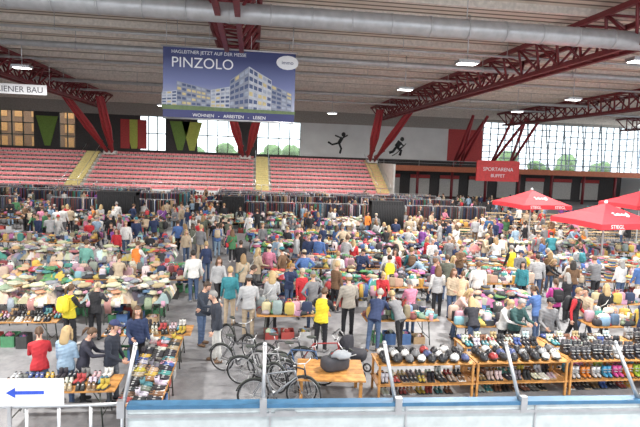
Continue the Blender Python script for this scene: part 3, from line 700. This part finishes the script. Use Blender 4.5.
for s in stairs+(XS-1,):
    for k in range(NR*2):
        mb.add(box((s,60.2+.49*k,1.3+.225*k+.05),(1.5,.5,.25)),0,smooth=False)
    for q in (-.8,.8): mb.add(tube([(s+q,60,2.3),(s+q,68.5,6.1)],.03),1)
place(mb.mesh('grandstand_stairs',[M_YS,M_ALU]),'grandstand_stairs')
mb=MB(); mb.add(box(((XG+XS)/2,59.9,.6),(XS-XG,.12,1.5)),0,smooth=False); mb.add(box(((XG+XS)/2,59.9,1.4),(XS-XG,.2,.12)),1,smooth=False)
for x in range(int(XG),int(XS)+1,2): mb.add(cyl((x,59.9,1.4),(x,59.9,2.1),.03),2)
mb.add(cyl((XG,59.9,2.1),(XS,59.9,2.1),.03),2)
place(mb.mesh('rink_barrier_far',[M_WHITE,M_SEAT,M_ALU]),'rink_barrier_far')
mb=MB(); mb.add(box(((XG+XS)/2,72.8,4.9),(XS-XG,5.6,.35)),0,smooth=False)
mb.add(box((XS+.1,65,2.5),(.2,10,5)),0,smooth=False); place(mb.mesh('concourse_slab',[M_CONC]),'concourse_slab')
def wallseg(mb,px0,px1,z0,z1,m,Y=YB,t=.3):
    x0=GY(px0,150,Y).x; x1=GY(px1,150,Y).x; mb.add(box(((x0+x1)/2,Y,(z0+z1)/2),(x1-x0,t,z1-z0)),m,smooth=False); return x0,x1
M_GREEN=mat('green_panel',(.18,.30,.05),.6); M_GREEN2=mat('yellow_green_panel',(.5,.55,.1),.6); M_FRED=mat('facade_red',(.5,.05,.05),.6); M_WALLW=mat('mural_wall',(.8,.8,.79),.8,var=.06,scale=.5)
mb=MB()
wallseg(mb,-150,482,0,5.6,0); wallseg(mb,-150,482,10.4,ZC,4)
for a_,b_ in ((-150,-10),(35,60),(76,140),(166,197),(238,257)): wallseg(mb,a_,b_,5.6,10.4,0)
wallseg(mb,300,447,5.6,10.4,2); wallseg(mb,447,482,5.6,10.4,3)
wallseg(mb,482,760,0,4.6,0); wallseg(mb,482,760,11.7,ZC,4)
place(mb.mesh('wall_back',[M_DARK,M_WHITE,M_WALLW,M_FRED,mat('upper_wall',(.36,.33,.30),.8)]),'wall_back')
mb=MB()
for px,m in ((47,0),(134,1),(180,0),(192,1)):
    x=GY(px,130,YB-.3).x
    v=np.array([(x-1.4,YB-.3,9.8),(x+1.4,YB-.3,9.8),(x+.35,YB-.3,5.8),(x-.35,YB-.3,5.8)]); v=np.concatenate([v,v+np.array((0,.14,0))]); mb.add((v,[(3,2,1,0),(4,5,6,7),(0,1,5,4),(1,2,6,5),(2,3,7,6),(3,0,4,7)]),m,smooth=False)
place(mb.mesh('green_wall_panels',[M_GREEN,M_GREEN2]),'green_wall_panels')
mb=MB()
for px in (125,142): 
    x=GY(px,130,YB-.35).x; mb.add(box((x,YB-.26,7.8),(1.2,.2,4)),0,smooth=False)
place(mb.mesh('red_wall_panels',[M_FRED]),'red_wall_panels')
mg=bpy.data.materials.new('window_glass'); mg.use_nodes=True; nt=mg.node_tree; nt.nodes.clear()
o_=nt.nodes.new('ShaderNodeOutputMaterial'); mxs=nt.nodes.new('ShaderNodeMixShader'); tr=nt.nodes.new('ShaderNodeBsdfTransparent'); gl=nt.nodes.new('ShaderNodeBsdfGlossy'); gl.inputs['Roughness'].default_value=.05
tr.inputs['Color'].default_value=(.92,.96,.96,1); mxs.inputs[0].default_value=.06
nt.links.new(tr.outputs[0],mxs.inputs[1]); nt.links.new(gl.outputs[0],mxs.inputs[2]); nt.links.new(mxs.outputs[0],o_.inputs[0])
wn=0
M_MUL=mat('mullion_blue_grey',(.30,.36,.42),.5)
for a_,b_,z0,z1,nx,nz in ((-10,35,5.6,10.4,4,3),(60,76,5.6,10.4,2,3),(140,166,5.6,10.4,3,2),(197,238,5.6,10.4,4,2),(257,300,5.6,10.4,4,2),(482,760,4.6,11.7,40,8)):
    x0=GY(a_,150,YB).x;x1=GY(b_,150,YB).x; mb=MB(); wn+=1
    mb.add((np.array([(x0,YB,z0),(x1,YB,z0),(x1,YB,z1),(x0,YB,z1)]),[(0,1,2,3)]),0,smooth=False)
    for k in range(nx+1): mb.add(box((x0+(x1-x0)*k/nx,YB,(z0+z1)/2),(.13,.16,z1-z0)),1,smooth=False)
    for k in range(nz+1): mb.add(box(((x0+x1)/2,YB,z0+(z1-z0)*k/nz),(x1-x0,.16,.13)),1,smooth=False)
    place(mb.mesh('window_%d'%wn,[mg,M_MUL if wn==6 else M_STEEL]),'window_%d'%wn)
mb=MB()
for px,s in ((500,1),(520,-1),(462,1),(470,-1)):
    x=GY(px,150,70).x; mb.add(tube([(x,73,5),(x+s*1.6,66,11.6)],.2,6),0)
    mb.add(tube([(x,73,5),(x-s*.4,66,11.6)],.2,6),0)
place(mb.mesh('red_struts',[M_RC]),'red_struts')
mb=MB()
for px in range(534,660,18):
    x=GY(px,150,74).x; mb.add(tube([(x,74.5,4.6),(x-2.2,72.5,11.6)],.1,6),0)
place(mb.mesh('glazing_struts',[M_MUL]),'glazing_struts')
M_OR=mat('orange_fascia',(.45,.13,.06),.6)
x0=XS+.3; x1=XR-.2
mb=MB(); mb.add(box(((x0+x1)/2,72.8,4.3),(x1-x0,5.6,.3)),0,smooth=False); mb.add(box(((x0+x1)/2,69.95,4.45),(x1-x0,.12,.75)),1,smooth=False)
x=x0+1
while x<x1: mb.add(cyl((x,70.3,0),(x,70.3,4.2),.2,n=12),2); mb.add(cyl((x,70,4.8),(x,70,5.6),.03),3); x+=5
mb.add(cyl((x0,70,5.6),(x1,70,5.6),.035),3); mb.add(cyl((x0,70,5.2),(x1,70,5.2),.02),3)
place(mb.mesh('gallery',[M_CONC,M_OR,M_RED,M_ALU]),'gallery')
mb=MB(); x=x0+2
while x<XR-4:
    mb.add(box((x+1.5,75.7,1.6),(3,.1,2.6)),0,smooth=False); mb.add(box((x+1.5,75.6,3.2),(3,.15,.5)),1,smooth=False); x+=4.6
place(mb.mesh('shopfront_shutters',[mat('shopfront',(.5,.48,.45),.5),M_FRED]),'shopfront_shutters')
mb=MB(); mb.add(box((XL-.1,35,6.1),(.2,84,12.2)),0,smooth=False); place(mb.mesh('wall_left',[mat('wall_left_paint',(.5,.48,.46),.8)]),'wall_left')
mb=MB(); mb.add(box((XR+.1,35,2),(.2,84,4)),0,smooth=False)
for y in range(-6,77,4): mb.add(box((XR+.1,y,8),(.2,.2,8.2)),0,smooth=False)
for z in (6,8,10): mb.add(box((XR+.1,35,z),(.15,84,.12)),0,smooth=False)
place(mb.mesh('wall_right',[M_WHITE]),'wall_right')
M_LEAF=mat('foliage',(.2,.32,.12),.8,var=.4,scale=1.5); M_BARK=mat('bark',(.1,.07,.05),.9)
def tree():
    mb=MB(); mb.add(cyl((0,0,0),(0,0,3.5),.3,.18),1)
    for k in range(9): mb.add(sph((U(-1.6,1.6),U(-1.2,1.2),U(3,6.6)),(U(1.2,1.9),U(1.2,1.8),U(1,1.6)),12,9,lambda v:v*(1+np.random.uniform(-.12,.12,(len(v),1)))),0)
    return mb.mesh('tree',[M_LEAF,M_BARK])
TR=[tree(),tree()]
for x in (-10,-4,2,6,33,40,46,53,60,68): place(random.choice(TR),'tree',(x+U(-1,1),U(89,98),0),U(0,6),U(.75,1.0))
mb=MB(); mb.add(box((-34,88,6),(26,5,12)),0,smooth=False)
for i in range(10):
    for j in range(5): mb.add(box((-45+i*2.4,85.45,2+j*2.2),(1.3,.1,1.4)),1,smooth=False)
place(mb.mesh('neighbouring_building',[mat('brown_facade',(.3,.17,.1),.8),mat('warm_window',(.75,.38,.15),.3)]),'neighbouring_building')
mb=MB(); mb.add(box((6,100,-.15),(190,48,.3)),0,smooth=False); place(mb.mesh('outdoor_ground',[mat('grass',(.16,.2,.1),.9)]),'outdoor_ground')
def figure(cx,cz,limbs,head,name,Y=YB-.165):
    mb=MB()
    for pts,r in limbs: 
        v,f=tube([(cx+a*.9,Y,cz+b_*.9) for a,b_ in pts],r,8); v[:,1]=Y+(v[:,1]-Y)*.05; mb.add((v,f),0)
    mb.add(sph((cx+head[0]*.9,Y,cz+head[1]*.9),(.3,.014,.33),10,8),0); place(mb.mesh(name,[M_BLACK]),name)
c=GY(340,143,YB); figure(c.x,c.z,[([(-.2,0),(.3,.9)],.25),([(.2,.8),(-.9,1.2)],.1),([(.3,.8),(1.2,1.3)],.1),([(-.2,0),(-1.3,-.3),(-2,.1)],.14),([(-.2,0),(.2,-.9),(0,-1.7)],.15)],(.5,1.4),'skater_mural')
c=GY(398,147,YB); figure(c.x,c.z,[([(-.3,0),(.3,.9)],.38),([(.2,.7),(.9,.2),(.3,-.3)],.14),([(-.3,0),(-.9,-.8),(-1.5,-1)],.2),([(-.2,0),(.5,-.6),(.3,-1.4)],.2),([(1.3,.6),(-.2,-1.0),(-1,-1.5)],.06)],(.6,1.3),'hockey_mural')
# ------------------------------------------------------------------ banners
def text(s,loc,size,m,parent,align='CENTER',ex=.004,name='lettering',rz=0):
    c=bpy.data.curves.new(name,'FONT'); c.body=s; c.size=size; c.align_x=align; c.extrude=ex; c.materials.append(m)
    o=bpy.data.objects.new(name,c); COL.objects.link(o); o.location=loc; o.rotation_euler=(math.pi/2,0,rz); o.parent=parent; return o
tl=GY(163,48,26);br=GY(294,119,26); W_=br.x-tl.x; Hh=3.35; cx=(tl.x+br.x)/2; cz=(GY(228,85,26)).z
root=bpy.data.objects.new('hanging_banner',None); COL.objects.link(root); root.location=(cx,26,cz)
M_BN=mat('banner_navy',(.04,.045,.16),.5,var=.1,scale=1); M_TXT=mat('banner_white',(.85,.85,.87),.5,var=.02)
msky,nt,b=nodes('banner_sky_print'); tc=nt.nodes.new('ShaderNodeTexCoord'); sp=nt.nodes.new('ShaderNodeSeparateXYZ'); r=nt.nodes.new('ShaderNodeValToRGB'); mr=nt.nodes.new('ShaderNodeMapRange'); mr.inputs['From Min'].default_value=-1.7; mr.inputs['From Max'].default_value=1.7
nt.links.new(tc.outputs['Object'],sp.inputs[0]); nt.links.new(sp.outputs['Z'],mr.inputs['Value']); nt.links.new(mr.outputs[0],r.inputs[0]); nt.links.new(r.outputs[0],b.inputs['Base Color'])
e=r.color_ramp.elements; e[0].position=.2; e[0].color=(.42,.45,.58,1); e[1].position=.85; e[1].color=(.04,.05,.16,1); el=e.new(.5); el.color=(.17,.2,.4,1)
mb=MB(); mb.add(box((0,0,0),(W_,.02,Hh)),0,smooth=False); mb.add(cyl((-W_/2-.1,0,Hh/2),(W_/2+.1,0,Hh/2),.05),1); mb.add(cyl((-W_/2,0,-Hh/2),(W_/2,0,-Hh/2),.05),1)
for s in (-1,-.33,.33,1): mb.add(cyl((s*W_/2*.95,0,Hh/2),(s*W_/2*.95,0,ZC-cz),.015),1)
place(mb.mesh('banner_sheet',[msky,M_ALU]),'banner_sheet',parent=root)
mb=MB()
mb.add(box((0,-.015,-Hh/2+.2),(W_,.012,.4)),0,smooth=False)
def quadpoly(pts,y,m):
    v=np.array([(x,y,z) for x,z in pts]+[(x,y+.008,z) for x,z in pts]); n=len(pts)
    mb.add((v,[tuple(range(n)),tuple(range(2*n-1,n-1,-1))]+[(i,i+n,(i+1)%n+n,(i+1)%n) for i in range(n)]),m,smooth=False)
zb=-Hh/2+.4
for x0_,x1_,h0,h1,m in ((-3.2,-2.5,.8,.9,3),(-2.5,-.9,1.35,1.0,2),(-.9,.0,1.0,1.2,3),(0,.9,1.5,2.2,2),(.9,2.0,2.2,1.6,3),(2.0,3.0,1.4,1.0,2)):
    quadpoly([(x0_,zb),(x1_,zb),(x1_,zb+h1),(x0_,zb+h0)],-.018,m)
    nf=6; nc=max(2,int((x1_-x0_)/.22))
    for j in range(nf):
        for i in range(nc):
            a0=x0_+(x1_-x0_)*(i+.12)/nc; a1=x0_+(x1_-x0_)*(i+.88)/nc; hA=h0+(h1-h0)*(i+.1)/nc; hB=h0+(h1-h0)*(i+.9)/nc; f0=(j+.25)/nf; f1=(j+.8)/nf
            quadpoly([(a0,zb+hA*f0),(a1,zb+hB*f0),(a1,zb+hB*f1),(a0,zb+hA*f1)],-.028,random.choice((4,5,5,6)))
quadpoly([(-3.2,zb),(3.2,zb),(3.2,zb+.14),(-3.2,zb+.22)],-.034,7)
mb.add(sph((2.75,-.02,1.2),(.55,.012,.34),16,8),1)
place(mb.mesh('banner_print',[M_BN,M_TXT,mat('print_grey',(.27,.29,.36),.6),mat('print_white',(.52,.54,.6),.6),mat('print_lit_window',(.6,.5,.26),.6),mat('print_blue_window',(.08,.11,.22),.6),mat('print_pale_window',(.36,.4,.5),.6),mat('print_hedge',(.14,.2,.09),.6)]),'banner_print',parent=root)
text('PINZOLO',(-1.3,-.03,.72),.68,M_TXT,root); text('HAGLEITNER JETZT AUF DER MESSE',(-1.0,-.03,1.36),.22,M_TXT,root); text('WOHNEN   -   ARBEITEN   -   LEBEN',(0,-.035,-Hh/2+.1),.22,M_TXT,root); text('immo',(2.75,-.04,1.12),.25,M_BN,root)
a=GY(-8,81,38); b2=GY(47,97,38)
root=bpy.data.objects.new('white_banner',None); COL.objects.link(root); root.location=((a.x+b2.x)/2,38,(a.z+b2.z)/2)
mb=MB(); mb.add(box((0,0,0),(b2.x-a.x,.02,abs(a.z-b2.z)*.75)),0,smooth=False)
for s in (-1,1): mb.add(cyl((s*1.9,0,.3),(s*1.9,0,ZC-(a.z+b2.z)/2),.015),1)
place(mb.mesh('sheet',[M_TXT,M_ALU]),'sheet',parent=root); text('RIENER BAU',(0,-.03,-.2),.55,mat('dark_text',(.08,.08,.1)),root)
a=GY(477,160,60); b2=GY(518,182,60)
root=bpy.data.objects.new('red_sign',None); COL.objects.link(root); root.location=((a.x+b2.x)/2,60,(a.z+b2.z)/2)
mb=MB(); w=b2.x-a.x;h=abs(a.z-b2.z); mb.add(box((0,0,0),(w,.2,h)),0,smooth=False)
for s in (-1,1): mb.add(cyl((s*w*.4,0,h/2),(s*w*.4,0,ZC-(a.z+b2.z)/2),.03),1)
place(mb.mesh('sign_board',[mat('sign_red',(.65,.04,.04),.4),M_ALU]),'sign_board',parent=root); text('SPORTARENA',(0,-.12,.0),.62,M_TXT,root); text('BUFFET',(0,-.12,-.75),.55,M_TXT,root)
# ------------------------------------------------------------------ parasols
M_CAN=mat('parasol_red',(.62,.035,.05),.7,var=.08); 
def parasol(px,py,Yd,half,rot=.1):
    c=GY(px,py,Yd); zt=min(c.z,4.0); zr=zt-.9
    root=bpy.data.objects.new('parasol',None); COL.objects.link(root); root.location=(c.x,Yd,0); root.rotation_euler=(0,0,rot)
    mb=MB(); V=[(0,0,zt)]; pts=[]
    for k in range(8):
        t=k*math.pi/4; s=half if k%2==0 else half*1.414; pts.append((s*math.cos(t),s*math.sin(t),zr if k%2 else zr+.04))
    for p in pts: V.append((p[0]*.5,p[1]*.5,zr+(zt-zr)*.46))
    V+=pts; V+=[(p[0],p[1],p[2]-.28) for p in pts]
    Fc=[]
    for k in range(8):
        a_=1+k;b_=1+(k+1)%8; Fc+=[(0,a_,b_),(a_,a_+8,b_+8,b_),(a_+8,a_+16,b_+16,b_+8)]
    mb.add((np.array(V),Fc),0,smooth=False)
    mb.add(cyl((0,0,0),(0,0,zt),.045,n=10),1); mb.add(box((0,0,.06),(1,1,.12)),2,smooth=False)
    for p in pts: mb.add(cyl((0,0,zr+.15),(p[0]*.5,p[1]*.5,zr+(zt-zr)*.44),.015),1)
    mb.add(sph((0,0,zt+.05),.09,8,6),1)
    place(mb.mesh('canopy_and_pole',[M_CAN,M_WHITE,M_CONC]),'canopy_and_pole',parent=root)
    for s in (-.5,.5): text('STIEGL',(s*half,-half-.012,zr-.2),.26,M_TXT,root)
    o=text('Stiegl',(0,-half*.62,zr+(zt-zr)*.36),.45,M_TXT,root); o.rotation_euler=(math.atan2(zt-zr,half)+.0,0,0); o.location.z+=.03
parasol(532,190,33,1.8); parasol(606,203,25,1.85,.12); parasol(641,191,33,1.8,.05)
# ------------------------------------------------------------------ foreground rink boards
p0=G(128,404,1.15); p1=G(660,398,1.15); d=(p1-p0); d.z=0; L=d.length; ang=math.atan2(d.y,d.x); mid=(p0+p1)/2
root=place(None,'rink_boards',(mid.x,mid.y,0),ang)
mb=MB(); mb.add(box((0,0,.55),(L,.12,1.1)),0,smooth=False); mb.add(box((0,0,1.13),(L,.2,.07)),1,smooth=False); mb.add(box((0,-.08,.98),(L,.06,.05)),2,smooth=False); mb.add(box((0,-.09,.2),(L,.05,.22)),3,smooth=False)
k=-L/2
while k<L/2: mb.add(box((k,-.075,.6),(.03,.03,1.0)),2,smooth=False); k+=2.4
mb.add(box((-.9*L/4,-.1,1.0),(.35,.05,.1)),2,smooth=False)
place(mb.mesh('boards',[mat('board_white',(.5,.55,.56),.35,var=.1),mat('board_blue',(.05,.15,.27),.4),M_ALU,mat('kick_plate',(.7,.6,.1),.5)]),'boards',parent=root)
mb=MB()
def onb(px,py):
    n=Vector((-math.sin(ang),math.cos(ang),0)); r_=ray(px,py); t=n.dot(Vector((mid.x,mid.y,0))-CP)/n.dot(r_); return CP+r_*t
for (bx,by),(tx,ty) in (((122,412),(134,350)),((263,410),(265,349)),((397,405),(386,345)),((521,402),(509,346)),((641,398),(620,345))):
    a=onb(bx,by);b_=onb(tx,ty); a=np.array(a)-np.array((0,.02,0)); b_=np.array(b_); a[2]=1.0
    b_=b_+np.array((0,.12,0)); b_[2]=max(b_[2],2.15)
    mb.add(tube([a,a+(b_-a)*.5,b_],.035,8),0); mb.add(box(a+np.array((0,-.05,.1)),(.12,.1,.3)),0,smooth=False); mb.add(sph(b_,.04,8,6),0)
place(mb.mesh('barrier_posts',[M_ALU]),'barrier_posts')
a=G(-40,408,1.1); b_=G(122,404,1.1)
mb=MB(); mb.add(cyl(a,b_,.035),0); a2=Vector((a.x,a.y,.6)); b3=Vector((b_.x,b_.y,.6)); mb.add(cyl(a2,b3,.03),0)
for k in range(6):
    q=a.lerp(b_,k/5); mb.add(cyl((q.x,q.y,0),(q.x,q.y,1.12),.03),0)
place(mb.mesh('gate_railing',[M_ALU]),'gate_railing')
q=G(28,390,1.35); root=place(None,'direction_sign',(q.x,q.y-.15,1.38),-.02)
mb=MB(); mb.add(box((-.25,0,0),(1.75,.03,.46)),0,smooth=False); mb.add(box((-.25,.02,-.7),(.06,.03,1.36)),1,smooth=False)
place(mb.mesh('sign_panel',[mat('sign_white',(.8,.8,.82),.4,var=.02),M_ALU]),'sign_panel',parent=root)
mb=MB(); v=np.array([(-.4,-.02,0),(-.25,-.02,.09),(-.25,-.02,.03),(.2,-.02,.03),(.2,-.02,-.03),(-.25,-.02,-.03),(-.25,-.02,-.09)]); v[:,0]+=.12; mb.add((v,[(0,6,5,2,1),(5,4,3,2)]),0,smooth=False)
place(mb.mesh('blue_arrow',[mat('arrow_blue',(.03,.08,.5),.4)]),'blue_arrow',parent=root)
# ------------------------------------------------------------------ lights
M_LAMP=mat('lamp_glow',(1,.98,.93),.4,emit=9,var=.01)
ZL=10.0
mb=MB(); mb.add(box((0,0,.08),(1.0,.6,.16)),1,smooth=False); mb.add(box((0,0,-.01),(.85,.48,.02)),0,smooth=False); mb.add(cyl((0,0,.1),(0,0,ZC-ZL-.01),.03),1)
LM=mb.mesh('floodlight_or_fill',[M_LAMP,M_ALU])
pos=[G(467,64,ZL),G(405,90,ZL),G(573,100,ZL),G(22,68,ZL),G(517,112,ZL),G(640,62,ZL)]
pos=[(p.x,p.y) for p in pos]+[(x,y) for x in (-25,-9,8,25,42) for y in (3,12)]+[(-28,54),(-9,54),(8,54),(42,30)]  # out-of-view lamps added for even light, grandstand lamps added to brighten its seats
for x,y in pos:
    o=place(LM,'floodlight_or_fill',(x,y,ZL))
    l=bpy.data.lights.new('floodlight_or_fill_lamp','AREA'); l.shape='RECTANGLE'; l.size=.85; l.size_y=.48; l.energy=1050; l.color=(1,.97,.92)
    lo=bpy.data.objects.new('floodlight_or_fill_lamp',l); COL.objects.link(lo); lo.parent=o; lo.location=(0,0,-.04)
w=bpy.data.worlds.new('sky'); sc.world=w; w.use_nodes=True; bg=w.node_tree.nodes['Background']; bg.inputs[0].default_value=(.88,.94,1,1); bg.inputs[1].default_value=1.9
sc.view_settings.view_transform='Standard'; sc.view_settings.exposure=.5
print('objects',len(bpy.data.objects),'people',len(people))
